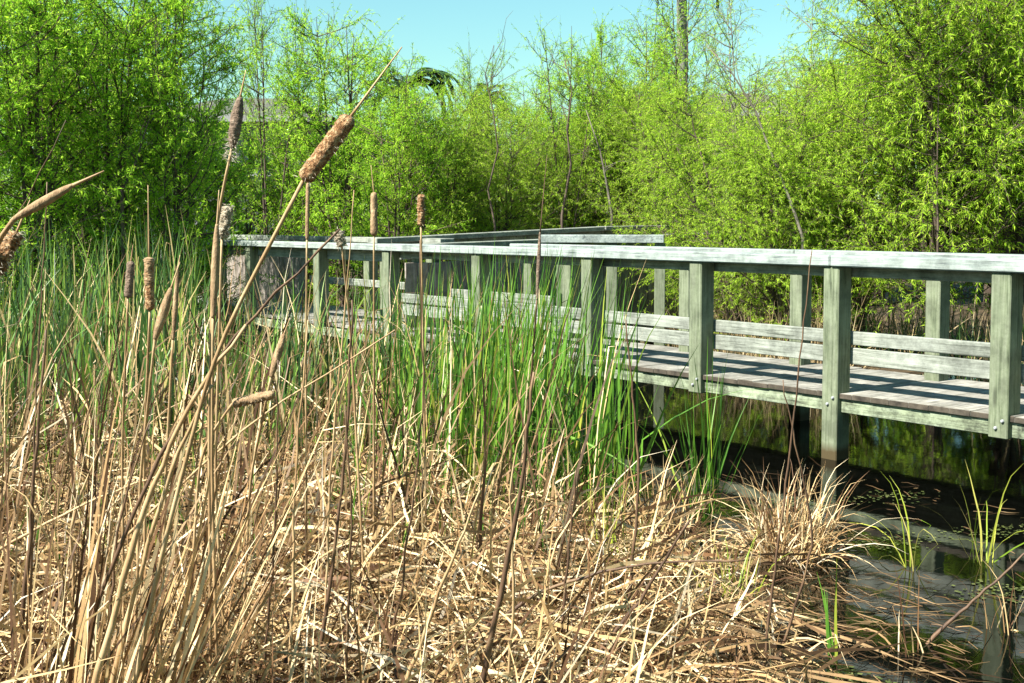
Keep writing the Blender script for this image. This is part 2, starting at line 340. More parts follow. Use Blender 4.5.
one('fascia', M['fascia'], walk, lambda mb: sbox(mb, -1.4, 10.9, 7.70, 7.735, .312, DK-.037), .004)
for d in (6.85, 7.3):
    one('joist', M['wood_s'], walk, lambda mb: sbox(mb, -1.4, 10.9, d, d+.04, .25, DK-.037))
for s in (.2, 8.6):
    one('cross_beam', M['wood_n'], walk, lambda mb: sbox(mb, s, s+.05, 6.6, 7.51, .12, .248))

# viewing platform at the far left end
plat = empty('viewing_platform', P3(13, 7.5, 0), 'far left viewing platform with solid plank screen half hidden by reeds', 'platform')
for s in (11.73, 13.43, 14.35):
    one('post', M['post'], plat, lambda mb: sbox(mb, s-.065, s+.065, 6.45, 6.58, -.2, 1.262), .006)
one('cap_rail', M['cap'], plat, lambda mb: sbox(mb, 10.425, 14.5, 6.43, 6.60, 1.266, 1.335), .008)
one('under_rail', M['wood_s'], plat, lambda mb: sbox(mb, 10.425, 14.5, 6.56, 6.60, 1.15, 1.262))
for s in (13.0, 15.2, 17.1):
    one('post', M['post'], plat, lambda mb: sbox(mb, s-.065, s+.065, 7.86, 8.0, -.2, 1.25), .006)
mb = MB(); s = 14.5
while s < 17.1:
    sbox(mb, s, s+.14, 7.80, 7.83, .40, 1.21+rw.normal(0, .004)); s += .147
mb.build('plank_screen', M['screen'], plat, bevel=.003)
one('cap_rail', M['wood_s'], plat, lambda mb: sbox(mb, 11.3, 17.3, 7.82, 8.02, 1.30, 1.37), .006)
one('side_board', M['wood_s'], plat, lambda mb: sbox(mb, 11.3, 14.4, 7.82, 7.856, .75, .84), .006)
mb = MB(); s = 10.95
while s < 17.2:
    w_ = .138; sbox(mb, s, s+w_, 6.6 if s < 14.5 else 7.0, 8.02, DK-.035, DK+rw.normal(0, .0015)); s += .146
mb.build('deck', M['deck'], plat, bevel=.003)
one('fascia', M['fascia'], plat, lambda mb: sbox(mb, 10.95, 14.5, 6.495, 6.535, .312, DK-.037), .004)

# walkway going away behind, its planked side turned from the sun
def pxy(px, Y): return np.array([(px-512)/F*Y, Y])
back = empty('boardwalk', (0, 14, 0), 'dark planked walkway receding behind the main boardwalk toward the trees', 'boardwalk')
for name, A, Bp, za, zb, screen in (('far', pxy(372, 13.6), pxy(600, 16.4), 1.375, 1.50, False), ('far2', pxy(600.4, 16.42), pxy(664, 17.7), 1.502, 1.515, False), ('near', pxy(400, 12.7), pxy(700, 15.6), 1.32, 1.42, True)):
    one('cap_rail', M['wood_s'], back, lambda mb: obox(mb, A, Bp, -.08, .09, za-.06, za, zb-.06, zb), .006)
    one('under_rail', M['wood_s'], back, lambda mb: obox(mb, A, Bp, -.02, .02, za-.16, za-.065, zb-.16, zb-.065), .004)
    n_ = max(2, int(np.linalg.norm(Bp-A)/1.5)+1)
    for i in range(n_):
        c = A+(Bp-A)*(i+.15)/n_; dd = norm(Bp-A); zt = za+(zb-za)*(i+.15)/n_-.064
        one('post', M['post'], back, lambda mb: obox(mb, c-dd*.05, c+dd*.05, -.05, .05, -.2, zt), .005)
    if screen:
        mb = MB(); Ln = np.linalg.norm(Bp-A); k = 0
        while k*.15 < Ln-.2:
            a_ = A+(Bp-A)*(k*.15+.02)/Ln; b_ = A+(Bp-A)*(k*.15+.16)/Ln; z_ = za+(zb-za)*k*.15/Ln
            obox(mb, a_, b_, .055, .08, .12, z_-.20+rw.normal(0, .004)); k += 1
        mb.build('plank_screen', M['screen'], back, bevel=.003)
mb = MB(); A = pxy(395, 13.2); Bp = pxy(690, 16.6)
obox(mb, A, Bp, -.7, .45, .38, .43); mb.build('deck', M['deck'], back)
# short lit return rail between the two
bay = empty('railing', (1, 13, 0), 'short sunlit railing standing behind the middle of the boardwalk', 'railing')
A = pxy(541, 12.6); Bp = pxy(664, 12.42); zc = at(560, 234.6, 12.7)[2]
one('cap_rail', M['cap'], bay, lambda mb: obox(mb, A, Bp, -.12, .06, zc-.085, zc), .006)
for px_ in (562, 612, 660):
    c = pxy(px_, 12.6-(px_-541)*.00146); dd = norm(Bp-A)
    one('post', M['post'], bay, lambda mb: obox(mb, c-dd*.055, c+dd*.055, -.08, .03, .0, zc-.087), .005)

# ------------------------------------------------------------------ trees
def willow(seed, H, Rr, nstem=5, nb=20, ntw=10, nl=14, LL=.085, LW=.013, droop=.5, up=.5, low=.06, leafdroop=.6, twl=.6, lean=.45):
    rg = np.random.default_rng(seed)
    parts_t = []; segs = []
    m = 9; ts = np.linspace(0, 1, m)
    ang = np.linspace(0, 2*math.pi, nstem, endpoint=False)+rg.random(nstem)*1.1
    out = rg.uniform(.15, 1, nstem)*lean*Rr; hh = H*rg.uniform(.78, 1, nstem); hh[0] = H; out[0] = .12*Rr
    dirv = np.stack([np.cos(ang), np.sin(ang)], -1)
    stem = np.zeros((nstem, m, 3))
    stem[:, :, :2] = dirv[:, None]*(out[:, None]*ts[None]**1.25)[..., None] + np.cumsum(rg.normal(0, .03*Rr/2, (nstem, m, 2)), 1)*ts[None, :, None]
    stem[:, :, 2] = hh[:, None]*ts[None]**.92
    stem[:, 0, :2] = dirv*.05
    rs = (H*.0095*rg.uniform(.6, 1.1, nstem))[:, None]*(1-.9*ts[None])
    parts_t.append(tubes(stem, rs, 6))
    # branches
    NB = nstem*nb; si = np.repeat(np.arange(nstem), nb); tt = low+(.97-low)*rg.random(NB)**.85
    f = tt*(m-1); i0 = np.minimum(f.astype(int), m-2); fr = (f-i0)[:, None]
    b0 = stem[si, i0]*(1-fr)+stem[si, i0+1]*fr
    a2 = np.arctan2(dirv[si, 1], dirv[si, 0])+rg.normal(0, 1.1, NB)
    lenb = Rr*(.25+.75*np.sqrt(np.clip(1-tt, 0, 1)))*rg.uniform(.35, 1., NB)
    e = rg.uniform(.1, 1.0, NB)*up*1.5
    d0 = norm(np.stack([np.cos(a2), np.sin(a2), e], -1)); mbp = 6; Pb = np.zeros((NB, mbp, 3)); Pb[:, 0] = b0; cur = d0
    for k in range(1, mbp):
        Pb[:, k] = Pb[:, k-1]+cur*(lenb/(mbp-1))[:, None]
        nx = cur+rg.normal(0, .13, (NB, 3)); nx[:, 2] += .10-.22*droop*(k/mbp)
        cur = norm(nx)
    rb = (.006+.008*lenb/Rr)[:, None]*np.linspace(1, .25, mbp)[None]
    parts_t.append(tubes(Pb, rb, 4))
    # twigs
    NT = NB*ntw; bi = np.repeat(np.arange(NB), ntw); tt = .15+.85*rg.random(NT); f = tt*(mbp-1); i0 = np.minimum(f.astype(int), mbp-2); fr = (f-i0)[:, None]
    t0 = Pb[bi, i0]*(1-fr)+Pb[bi, i0+1]*fr
    d1 = norm(norm(Pb[bi, i0+1]-Pb[bi, i0])*.8+rg.normal(0, .6, (NT, 3))+np.array([0, 0, .25]))
    lt = twl*rg.uniform(.4, 1.1, NT); mt = 5; Pt = np.zeros((NT, mt, 3)); Pt[:, 0] = t0; cur = d1
    for k in range(1, mt):
        Pt[:, k] = Pt[:, k-1]+cur*(lt/(mt-1))[:, None]
        nx = cur+rg.normal(0, .1, (NT, 3)); nx[:, 2] -= droop*.45; cur = norm(nx)
    Pt[..., 2] = np.maximum(Pt[..., 2], .03)
    parts_t.append(tubes(Pt, np.broadcast_to(np.array([.0035, .003, .0025, .002, .0012]), (NT, mt)), 3))
    # leaves
    NL = NT*nl; ti = np.repeat(np.arange(NT), nl); tt = .08+.92*rg.random(NL); f = tt*(mt-1); i0 = np.minimum(f.astype(int), mt-2); fr = (f-i0)[:, None]
    l0 = Pt[ti, i0]*(1-fr)+Pt[ti, i0+1]*fr
    td = norm(Pt[ti, i0+1]-Pt[ti, i0])
    ld = td*.7+rg.normal(0, .55, (NL, 3)); ld[:, 2] -= leafdroop*rg.random(NL); ld = norm(ld)
    sz = rg.uniform(.55, 1.15, NL)
    LLn = (LL*sz)[:, None]; side = norm(np.cross(ld, rg.normal(0, .8, (NL, 3))+np.array([-.4, -.3, .9])))*(LW*sz)[:, None]*.5
    mid = l0+ld*LLn*.45; tip = l0+ld*LLn; tip[:, 2] -= LLn[:, 0]*.12
    V = np.stack([l0, mid-side, tip, mid+side], 1).reshape(-1, 3); Q = np.arange(NL*4).reshape(-1, 4)
    return join(parts_t), (V, Q)
KIND = {}
def proto(kind, matleaf, matbark, **kw):
    (tv, tf), (cv, cf) = willow(**kw)
    tm = mk('trunk', tv, tf, matbark); cm = mk('crown', cv, cf, matleaf)
    KIND[kind] = (tm, cm, kw['H'])
proto('bushy', M['willow_y'], M['bark'], seed=3, H=4.2, Rr=1.9, nstem=7, nb=24, ntw=12, nl=38, LL=.056, LW=.0085, droop=.5, up=.6, low=.13)
proto('bushy2', M['willow_y'], M['bark'], seed=5, H=4.0, Rr=2.0, nstem=8, nb=22, ntw=12, nl=38, LL=.058, LW=.0085, droop=.6, up=.6, low=.11)
proto('leafy', M['willow_g'], M['bark'], seed=7, H=4.8, Rr=2.0, nstem=6, nb=26, ntw=12, nl=20, LL=.07, LW=.0145, droop=.25, up=.5, low=.05, leafdroop=.3, twl=.5)
proto('leafy2', M['willow_g'], M['bark'], seed=17, H=4.6, Rr=1.8, nstem=5, nb=26, ntw=12, nl=20, LL=.07, LW=.014, droop=.3, up=.8, low=.05, leafdroop=.3, twl=.5)
proto('airy', M['willow_g'], M['bark'], seed=9, H=5.2, Rr=1.5, nstem=3, nb=22, ntw=9, nl=12, LL=.075, LW=.015, droop=.2, up=1.1, low=.25, leafdroop=.5, twl=.55, lean=.5)
proto('sparse', M['willow_y'], M['palebark'], seed=13, H=5.0, Rr=1.6, nstem=3, nb=18, ntw=8, nl=10, LL=.08, LW=.013, droop=.5, up=.9, low=.3, leafdroop=.6, twl=.6, lean=.7)
proto('dark', M['willow_d'], M['bark'], seed=19, H=4.4, Rr=2.2, nstem=6, nb=24, ntw=11, nl=18, LL=.10, LW=.028, droop=.3, up=.6, low=.04, leafdroop=.4, twl=.6)
used = set()
def tree(kind, px, Y, topy, label, wide=1.0, rot=0, name='willow_tree', cat='tree', group='willow trees behind the boardwalk'):
    tm, cm, H0 = KIND[kind]
    X = (px-512)/F*Y; zt = at(px, topy, Y)[2]; gz = float(terr(np.array(X), np.array(Y)))-.03
    k = (zt-gz)/H0
    r = empty(name, (X, Y, gz), label, cat, group); r.rotation_euler = (0, 0, rot); r.scale = (k*wide, k*wide, k)
    for src in (tm, cm):
        o = src if src.name not in used else src.copy()
        if src.name not in used: used.add(src.name)
        else: COL.objects.link(o)
        o.parent = r; o.location = (0, 0, 0)
    return r
TR = [
 ('leafy', -45, 13.5, -70, 'dense green willow cut off by the left edge of the photo', 1.05, .3),
 ('leafy2', 45, 14.5, -60, 'tall dense green willow above the tan pointed cattail at far left', 1.0, 1.2),
 ('leafy', 112, 15.2, -55, 'tall green willow with forked bare limbs in the upper left', .9, 2.4),
 ('leafy2', 172, 15.0, -45, 'green willow just left of the roof glimpsed at upper left', .8, 3.9),
 ('leafy', 85, 18.5, -40, 'green willow standing behind the tall trees of the upper left', 1.0, 5.0),
 ('airy', 268, 18.5, -15, 'thin airy willow in the sky gap above the left house roof', .6, 1.9),
 ('airy', 305, 19.5, 5, 'slender airy willow just right of the left house roof', .7, 4.1),
 ('leafy', 250, 20.5, 132, 'low green willow below the left house roof', 1.2, .8),
 ('leafy2', 345, 18.6, 22, 'rounded green willow behind the large brown cattail head', .85, .2),
 ('leafy', 395, 17.4, 62, 'green willow below the palm with the arching frond', .8, 3.0),
 ('leafy2', 318, 20.0, 125, 'low bushy willow behind the end of the viewing platform', 1.1, 2.0),
 ('bushy', 440, 18.0, 112, 'low yellow green willow right of the palm frond', .95, .5),
 ('bushy2', 502, 18.6, 104, 'low yellow green willow under the small palm tuft', .9, 2.2),
 ('airy', 478, 20, 42, 'thin nearly bare tree rising over the middle low willows', .6, 3.3),
 ('airy', 566, 19, 24, 'slender dark stemmed willow in the middle against the sky', .75, .9),
 ('leafy2', 596, 20, 32, 'rounded willow crown right of the slender dark stemmed one', .62, 1.1),
 ('bushy', 560, 19.6, 128, 'low bushy willow behind the slender dark stemmed one', 1.1, 4.4),
 ('airy', 645, 21, 4, 'airy willow just left of the tall bare palm trunk', .85, 5.2),
 ('bushy', 668, 18.2, 88, 'yellow green weeping willow overhanging the receding walkway', .95, 1.4),
 ('sparse', 738, 16.5, -8, 'thin pale barked leaning willow in the right sky gap', .8, 2.7),
 ('bushy2', 742, 13.9, 84, 'broad weeping willow below the right sky gap', 1.0, 3.6),
 ('bushy', 782, 13.2, 112, 'low weeping willow below the right house roof', 1.0, 5.6),
 ('sparse', 812, 15.2, -25, 'thin dark willow stem between the right sky gap and the big willow', .65, .4),
 ('bushy2', 860, 13.4, 48, 'weeping willow on the left shoulder of the big right willow', .95, .1),
 ('bushy', 938, 12.8, -80, 'largest yellow green weeping willow at right above the railing', 1.05, 2.9),
 ('bushy2', 1015, 13.0, -110, 'yellow green willow at the right edge of the photo', 1.0, 4.7),
 ('bushy', 1100, 13.2, -120, 'yellow green willow beyond the right edge of the photo', 1.0, 1.7),
 ('airy', 682, 19.0, -20, 'airy willow growing right in front of the tall bare palm trunk', .8, 2.2),
 ('bushy2', 452, 21.0, 84, 'yellow green willow between the palm frond and the small palm tuft', .9, 4.0),
 ('leafy', 536, 21.5, 80, 'green willow right of the small palm tuft', .8, 5.1),
 ('bushy', 622, 19.5, 70, 'yellow green willow between the rounded crown and the tall bare palm trunk', .9, .8),
 ('leafy', 660, 21.0, 55, 'green willow at the foot of the tall bare palm trunk', 1.0, .7),
 ('dark', 470, 22.0, 128, 'dark green tree far behind the low middle willows', 1.2, .7),
 ('dark', 590, 22.5, 118, 'dark green tree far behind the slender middle willow', 1.2, 2.7),
 ('dark', 300, 22.0, 138, 'dark green tree far behind the viewing platform', 1.3, 3.7),
 ('dark', 150, 21.0, 95, 'dark green tree far behind the upper left willows', 1.2, 1.1),
 ('dark', 20, 20.0, 20, 'dark green tree deep behind the far left willows', 1.2, 4.6),
 ('dark', 720, 21.0, 120, 'dark green tree far behind the broad weeping willow', 1.2, 5.5),
 ('dark', 880, 19.0, 60, 'dark green tree deep behind the big right willow', 1.2, .1),
 ('dark', 990, 18.0, 10, 'dark green tree deep behind the right edge willow', 1.2, 1.3),
 ('dark', 390, 20.5, 122, 'dark green tree far behind the palm', 1.1, 1.9),
]
for k_, px_, Y_, ty_, lab_, wd_, ro_ in TR:
    dk_ = k_ == 'dark'
    tree(k_, px_, Y_, ty_, lab_, wd_, ro_, 'broadleaf_tree' if dk_ else 'willow_tree', 'tree', 'dark trees far behind' if dk_ else 'willow trees behind the boardwalk')

# unseen trees added behind and right of the viewer, to keep shaded post sides dark
parts = []; rgw = np.random.default_rng(77)
for k in range(7):
    a_ = R(72+k*19); dist = 9+rgw.random()*2
    _, (cv, cf) = willow(200+k, 7.5, 3.4, 6, 16, 10, 9, .22, .07, .3, .6, .02, .4, .8)
    parts.append((cv+np.array([math.sin(a_)*dist, math.cos(a_)*dist, .0], dtype=float), cf))
added_wood = mk('wood', *join(parts), M['willow_d']); tag(added_wood, 'unseen green wood added outside the frame to block sky light', 'wood', kind='stuff')

# visible limbs that catch the light
def limb(px_pts, Y, r0, mat, label):
    P = [at(a, b_, Y+dy) for a, b_, dy in px_pts]; X, Yb = P[0][0], P[0][1]
    gz = float(terr(np.array(X), np.array(Yb)))
    P = [np.array([X, Yb, gz-.05])]+P
    r = empty('bare_tree', (X, Yb, gz), label, 'tree')
    P = np.array(P); n_ = len(P)
    mb = MB(); mb.tube(P, np.linspace(r0*.42, r0*.08, n_), 7)
    mb.build('trunk', mat, r, smooth=True)
    rg = np.random.default_rng(int(px_pts[0][0])); N_ = 7
    tt = rg.uniform(.45, 1, N_)*(n_-1); i0 = np.minimum(tt.astype(int), n_-2); b0 = P[i0]+(P[i0+1]-P[i0])*(tt-i0)[:, None]
    Pb = np.zeros((N_, 6, 3)); Pb[:, 0] = b0; cur = norm(np.stack([rg.normal(0, 1, N_), rg.normal(0, .5, N_), rg.uniform(.1, 1.2, N_)], -1)); ln = rg.uniform(.3, .9, N_)
    for k in range(1, 6): Pb[:, k] = Pb[:, k-1]+cur*(ln/5)[:, None]; cur = norm(cur+rg.normal(0, .2, (N_, 3)))
    V, Q = tubes(Pb, np.broadcast_to(np.linspace(.006, .0015, 6), (N_, 6)), 4)
    for k in range(N_): mk('branch', V[k*24:(k+1)*24], Q[k*20:(k+1)*20]-k*24, mat, r)
limb([(803, 238, 0), (792, 205, 0), (770, 150, .2), (755, 110, .2), (730, 70, .2), (706, 45, .2)], 12.6, .055, M['palebark'], 'pale leaning bare trunk crossing in front of the right willows')
limb([(612, 215, 0), (606, 180, 0), (600, 150, 0), (586, 110, 0)], 18.3, .07, M['palebark'], 'pale bare trunk behind the middle of the boardwalk')
limb([(562, 215, 0), (571, 165, 0), (567, 130, 0), (572, 90, 0), (565, 60, 0)], 18.0, .06, M['bark'], 'dark forked bare trunk behind the middle of the boardwalk')
limb([(122, 190, 0), (135, 165, 0), (141, 145, 0), (152, 110, 0)], 14.2, .06, M['bark'], 'grey bare limb leaning in the left willows')
limb([(938, 230, 0), (937, 170, 0), (938, 120, 0), (939, 70, 0)], 12.0, .035, M['bark'], 'dark straight bare trunk inside the big right willow')
limb([(495, 225, 0), (488, 190, 0), (498, 150, 0), (493, 110, 0), (485, 75, 0), (494, 45, 0)], 17.3, .045, M['bark'], 'thin crooked bare trunk in front of the low middle willows')

# palms
def frond(rg, c, az, el, L, drp, lw=.035, ll=.45):
    n_ = 14; P = [c]; d = np.array([math.cos(az)*math.cos(el), math.sin(az)*math.cos(el), math.sin(el)])
    for k in range(n_):
        P.append(P[-1]+d*L/n_); d = norm(d+np.array([0, 0, -drp*(k+3)/n_*.35]))
    P = np.array(P); vs = []; 
    for k in range(2, n_+1):
        for sgn in (-1, 1):
            for u in (0, .5):
                b0 = P[k]-(P[k]-P[k-1])*u; tdir = norm(P[k]-P[k-1]); sd_ = norm(np.cross(tdir, np.array([0, 0, 1.])))*sgn
                ld = norm(sd_*.8+tdir*.8+np.array([0, 0, -.35])+rg.normal(0, .08, 3)); l = ll*(1-.6*abs(k/n_-.45))
                wv_ = norm(np.cross(ld, np.array([0, 0, 1.])+.3*sd_))*lw*.5
                vs.append([b0-wv_*.5, b0+ld*l*.4-wv_, b0+ld*l+np.array([0, 0, -.08*l]), b0+ld*l*.4+wv_])
    V = np.array(vs).reshape(-1, 3); Q = np.arange(len(V)).reshape(-1, 4)
    return P, V, Q
def palm(px, topy, Y, label, nf=18, L=1.9, rt=.16, ll=.5, mat='palm', seed=1, els=(-.3, 1.2), azs=None):
    c = at(px, topy, Y); rg = np.random.default_rng(seed)
    gz = float(terr(np.array(c[0]), np.array(Y))); r = empty('palm_tree', (c[0], Y, gz), label, 'palm')
    zs = np.linspace(gz-.1, c[2], 40); rr = rt*(1+.06*(np.arange(40) % 2)); rr[-6:] *= np.linspace(1, .8, 6)
    P = np.stack([np.full(40, c[0])+.1*np.sin(zs*.3)-.1*math.sin(c[2]*.3), np.full(40, Y), zs], -1)
    mb = MB(); mb.tube(P, rr, 10); mb.build('trunk', M['palmbark'], r, smooth=True)
    fr = []; rib = MB()
    for i in range(nf):
        az = rg.random()*6.28 if azs is None else azs[i % len(azs)]+rg.normal(0, .12)
        Pp, V, Q = frond(rg, c, az, rg.uniform(*els), L*rg.uniform(.8, 1.1), rg.uniform(.8, 1.6), ll=ll, lw=.05)
        V2, F2 = tube(Pp, np.linspace(.025, .006, len(Pp)), 4, False)
        mk('frond', *join([(V, Q), (V2, np.array(F2))]), M[mat], r)
M['palm'] = leafmat('dark palm leaflets', [(0, (.02, .045, .012)), (.6, (.04, .09, .02)), (1, (.08, .15, .03))], .2, .4)
M['palmy'] = leafmat('yellow green palm leaflets', [(0, (.06, .10, .012)), (1, (.20, .26, .04))], .3, .4)
M['palmbark'] = noisemat('palm bark', [(.3, (0.098, 0.105, 0.077)), (.7, (0.238, 0.238, 0.182))], 6, (0.700, 0.700, 2.800), .9, .6)
palm(405, 88, 27, 'palm with a long dark arching frond above the left middle trees', 16, 1.5, .12, .35, seed=4, els=(.2, 1.3), azs=[.1, .3, 0, 2.5, 1.5, -.4, 3.2, 4.5])
palm(487, 101, 34, 'small dark palm tuft seen over the low middle willows', 16, .8, .10, .3, seed=6, els=(.2, 1.4))
palm(829, 76, 34, 'small yellow green palm tuft left of the big right willow', 16, 1.0, .12, .35, mat='palmy', seed=8, els=(-.1, 1.4))
palm(681, -60, 30, 'tall bare palm trunk rising out of the photo at upper middle right', 16, 2.0, .125, .5, seed=9)

# houses glimpsed through the leaves
M['roof1'] = noisemat('grey green shingle roof', [(.3, (.055, .06, .045)), (.7, (.11, .115, .085))], 5, (1, 1, 8), .9, .4)
M['roof2'] = noisemat('tan shingle roof', [(.3, (.08, .075, .065)), (.7, (.14, .13, .11))], 5, (1, 1, 8), .9, .4)
M['wall_dark'] = noisemat('grey house siding', [(.3, (0.096, 0.102, 0.102)), (.7, (0.150, 0.156, 0.150))], 3, (0.180, 0.180, 6.000), .85, .2)
M['wall_pale'] = noisemat('pale house stucco', [(.3, (0.275, 0.253, 0.209)), (.7, (0.358, 0.330, 0.275))], 6, rough=.9, bump=.1)
M['trim'] = noisemat('white trim', [(.3, (.2, .2, .19)), (.7, (.28, .28, .27))], 4, rough=.6, bump=.02)
m, t, o_ = newmat('window glass'); p = t.nodes.new("ShaderNodeBsdfPrincipled"); p.inputs['Base Color'].default_value = (.03, .045, .06, 1); p.inputs['Roughness'].default_value = .06; t.links.new(p.outputs[0], o_.inputs[0]); M['glass'] = m
def house(pxl, pxr, eavey, ridgey, Y, label, wall, roof, nwin):
    xl = (pxl-512)/F*Y; xr = (pxr-512)/F*Y; ze = at(0, eavey, Y)[2]; zr = at(0, ridgey, Y+3)[2]; gz = .4; D = 7
    r = empty('house', ((xl+xr)/2, Y+D/2, gz), label, 'house')
    mb = MB(); mb.prism([(xl, Y, gz-.3), (xr, Y, gz-.3), (xr, Y+D, gz-.3), (xl, Y+D, gz-.3), (xl, Y, ze), (xr, Y, ze), (xr, Y+D, ze), (xl, Y+D, ze)]); mb.build('wall', wall, r)
    e = .5; mb = MB(); hx = min(2.6, (xr-xl)*.3)
    V = [(xl-e, Y-e, ze+.02), (xr+e, Y-e, ze+.02), (xr+e, Y+D+e, ze+.02), (xl-e, Y+D+e, ze+.02), (xl+hx, Y+D/2, zr), (xr-hx, Y+D/2, zr)]
    mb.add(V, [(0, 1, 5, 4), (1, 2, 5), (2, 3, 4, 5), (3, 0, 4), (3, 2, 1, 0)]); rf = mb.build('roof', roof, r)
    mb = MB(); mb.prism([(xl-e-.03, Y-e-.05, ze-.2), (xr+e+.03, Y-e-.05, ze-.2), (xr+e+.03, Y-e-.01, ze-.2), (xl-e-.03, Y-e-.01, ze-.2), (xl-e-.03, Y-e-.05, ze+.04), (xr+e+.03, Y-e-.05, ze+.04), (xr+e+.03, Y-e-.01, ze+.04), (xl-e-.03, Y-e-.01, ze+.04)]); mb.build('gutter', M['trim'], rf)
    for i in range(nwin):
        cx = xl+(xr-xl)*(i+.5)/nwin
        for zc in ([ze-1.3] if ze < 4.2 else [ze-1.3, ze-4.0]):
            if zc-.7 < gz: continue
            mb = MB(); mb.prism([(cx-.65, Y-.05, zc-.75), (cx+.65, Y-.05, zc-.75), (cx+.65, Y+.02, zc-.75), (cx-.65, Y+.02, zc-.75), (cx-.65, Y-.05, zc+.75), (cx+.65, Y-.05, zc+.75), (cx+.65, Y+.02, zc+.75), (cx-.65, Y+.02, zc+.75)])
            wn = mb.build('window', M['trim'], r)
            mb = MB()
            for a in (-.55, .04): mb.prism([(cx+a, Y-.07, zc-.65), (cx+a+.51, Y-.07, zc-.65), (cx+a+.51, Y-.03, zc-.65), (cx+a, Y-.03, zc-.65), (cx+a, Y-.07, zc+.65), (cx+a+.51, Y-.07, zc+.65), (cx+a+.51, Y-.03, zc+.65), (cx+a, Y-.03, zc+.65)])
            mb.build('pane', M['glass'], wn)
house(150, 320, 117, 97, 42, 'house with a grey green roof half hidden by the left willows', M['wall_dark'], M['roof1'], 4)
house(690, 815, 112, 92, 45, 'house with a tan roof glimpsed in the right sky gap', M['wall_pale'], M['roof2'], 3)
house(555, 645, 128, 113, 48, 'pale house barely visible behind the slender middle willow', M['wall_pale'], M['roof2'], 3)

# ------------------------------------------------------------------ reeds, litter, ground cover (uncountable)
rg = np.random.default_rng(42)
def scatter(n, pxr, Yr, land=True, ybias=1.0, keep=None):
    out = []
    while sum(len(a) for a in out) < n:
        k = n*3; Y = Yr[0]+(Yr[1]-Yr[0])*rg.random(k)**ybias; px = rg.uniform(pxr[0], pxr[1], k); X = (px-512)/F*Y
        m_ = np.ones(k, bool)
        if land: m_ &= X < shore(Y)-.02
        d = X*NV[0]+Y*NV[1]
        s_ = X*TV[0]+Y*TV[1]
        m_ &= ~((d > 6.35) & (d < 7.85) & (s_ < 15))        # not through the deck
        if keep is not None: m_ &= keep(px, X, Y)
        out.append(np.stack([X[m_], Y[m_]], -1))
    a = np.concatenate(out)[:n]
    return np.column_stack([a, terr(a[:, 0], a[:, 1])])
def upright(n, tilt, bias=(0, 0)):
    a = rg.random(n)*2*math.pi; tl = np.abs(rg.normal(0, tilt, n))
    return norm(np.stack([np.cos(a)*np.sin(tl)+bias[0], np.sin(a)*np.sin(tl)+bias[1], np.cos(tl)], -1))
def stuff(name, label, cat, VQ, mat):
    o = mk(name, VQ[0], VQ[1], mat); tag(o, label, cat, kind='stuff'); return o
# matted dead leaves
N1 = 19000
b0 = scatter(N1, (-250, 1300), (2.6, 8.2), ybias=1.15); sdist = np.clip((shore(b0[:, 1])-b0[:, 0])/.8, .12, 1); b0[:, 2] += rg.random(N1)**1.3*.30*sdist
a = rg.random(N1)*2*math.pi; e = rg.normal(.0, .34, N1)
d0 = np.stack([np.cos(a)*np.cos(e), np.sin(a)*np.cos(e), np.sin(e)], -1)
L = rg.uniform(.12, .85, N1)*(.5+.5*rg.random(N1))*(.35+.65*sdist); W = (.004+.017*rg.random(N1)**1.8)*np.clip(b0[:, 1]/4.8, .5, 1)*(.4+.6*sdist)
litter1 = blades(rg, b0, d0, L, W, .12, 5, .17, .5, zmin=.015, taper=.2)
stuff('dead_reed_litter', 'matted straw coloured dead reed leaves covering the bank', 'reed litter', litter1, M['dead'])
N1 = 5000
b0 = scatter(N1, (-250, 1300), (2.6, 8.0)); b0[:, 2] += rg.random(N1)*.12
a = rg.random(N1)*2*math.pi; e = rg.normal(.0, .2, N1)
d0 = np.stack([np.cos(a)*np.cos(e), np.sin(a)*np.cos(e), np.sin(e)], -1)
stuff('dark_reed_litter', 'darker brown rotting leaves under the straw litter', 'reed litter', blades(rg, b0, d0, rg.uniform(.1, .6, N1), rg.uniform(.006, .016, N1), .1, 3, .12, .3, zmin=.01, taper=.2), M['dead_dark'])
# standing / leaning dead blades
N2 = 2900
b0 = scatter(N2, (-250, 1250), (2.8, 7.6), ybias=1.1)
stuff('standing_dead_reeds', 'thin standing dead reed leaves rising from the litter', 'dead reeds', blades(rg, b0, upright(N2, .45, (.12, 0)), rg.uniform(.25, .8, N2)*np.clip((shore(b0[:, 1])-b0[:, 0])/.7, .3, 1), rg.uniform(.005, .013, N2), .35, 5, .06, .3, zmin=.02), M['dead'])
N2 = 1000
b0 = scatter(N2, (-200, 560), (4.2, 9.5))
stuff('standing_dead_reeds', 'taller dead reed leaves mixed into the green reeds at left', 'dead reeds', blades(rg, b0, upright(N2, .30, (.1, 0)), rg.uniform(.4, 1.3, N2), rg.uniform(.007, .017, N2), .3, 6, .05, .45, zmin=.02), M['dead_dark'])
N2 = 650
b0 = scatter(N2, (-200, 600), (5.2, 12))
stuff('standing_dead_reeds', 'pale straw reed leaves standing among the green reeds', 'dead reeds', blades(rg, b0, upright(N2, .26, (.06, 0)), rg.uniform(.5, 1.45, N2), rg.uniform(.007, .016, N2), .25, 6, .05, .4, zmin=.02), M['dead'])
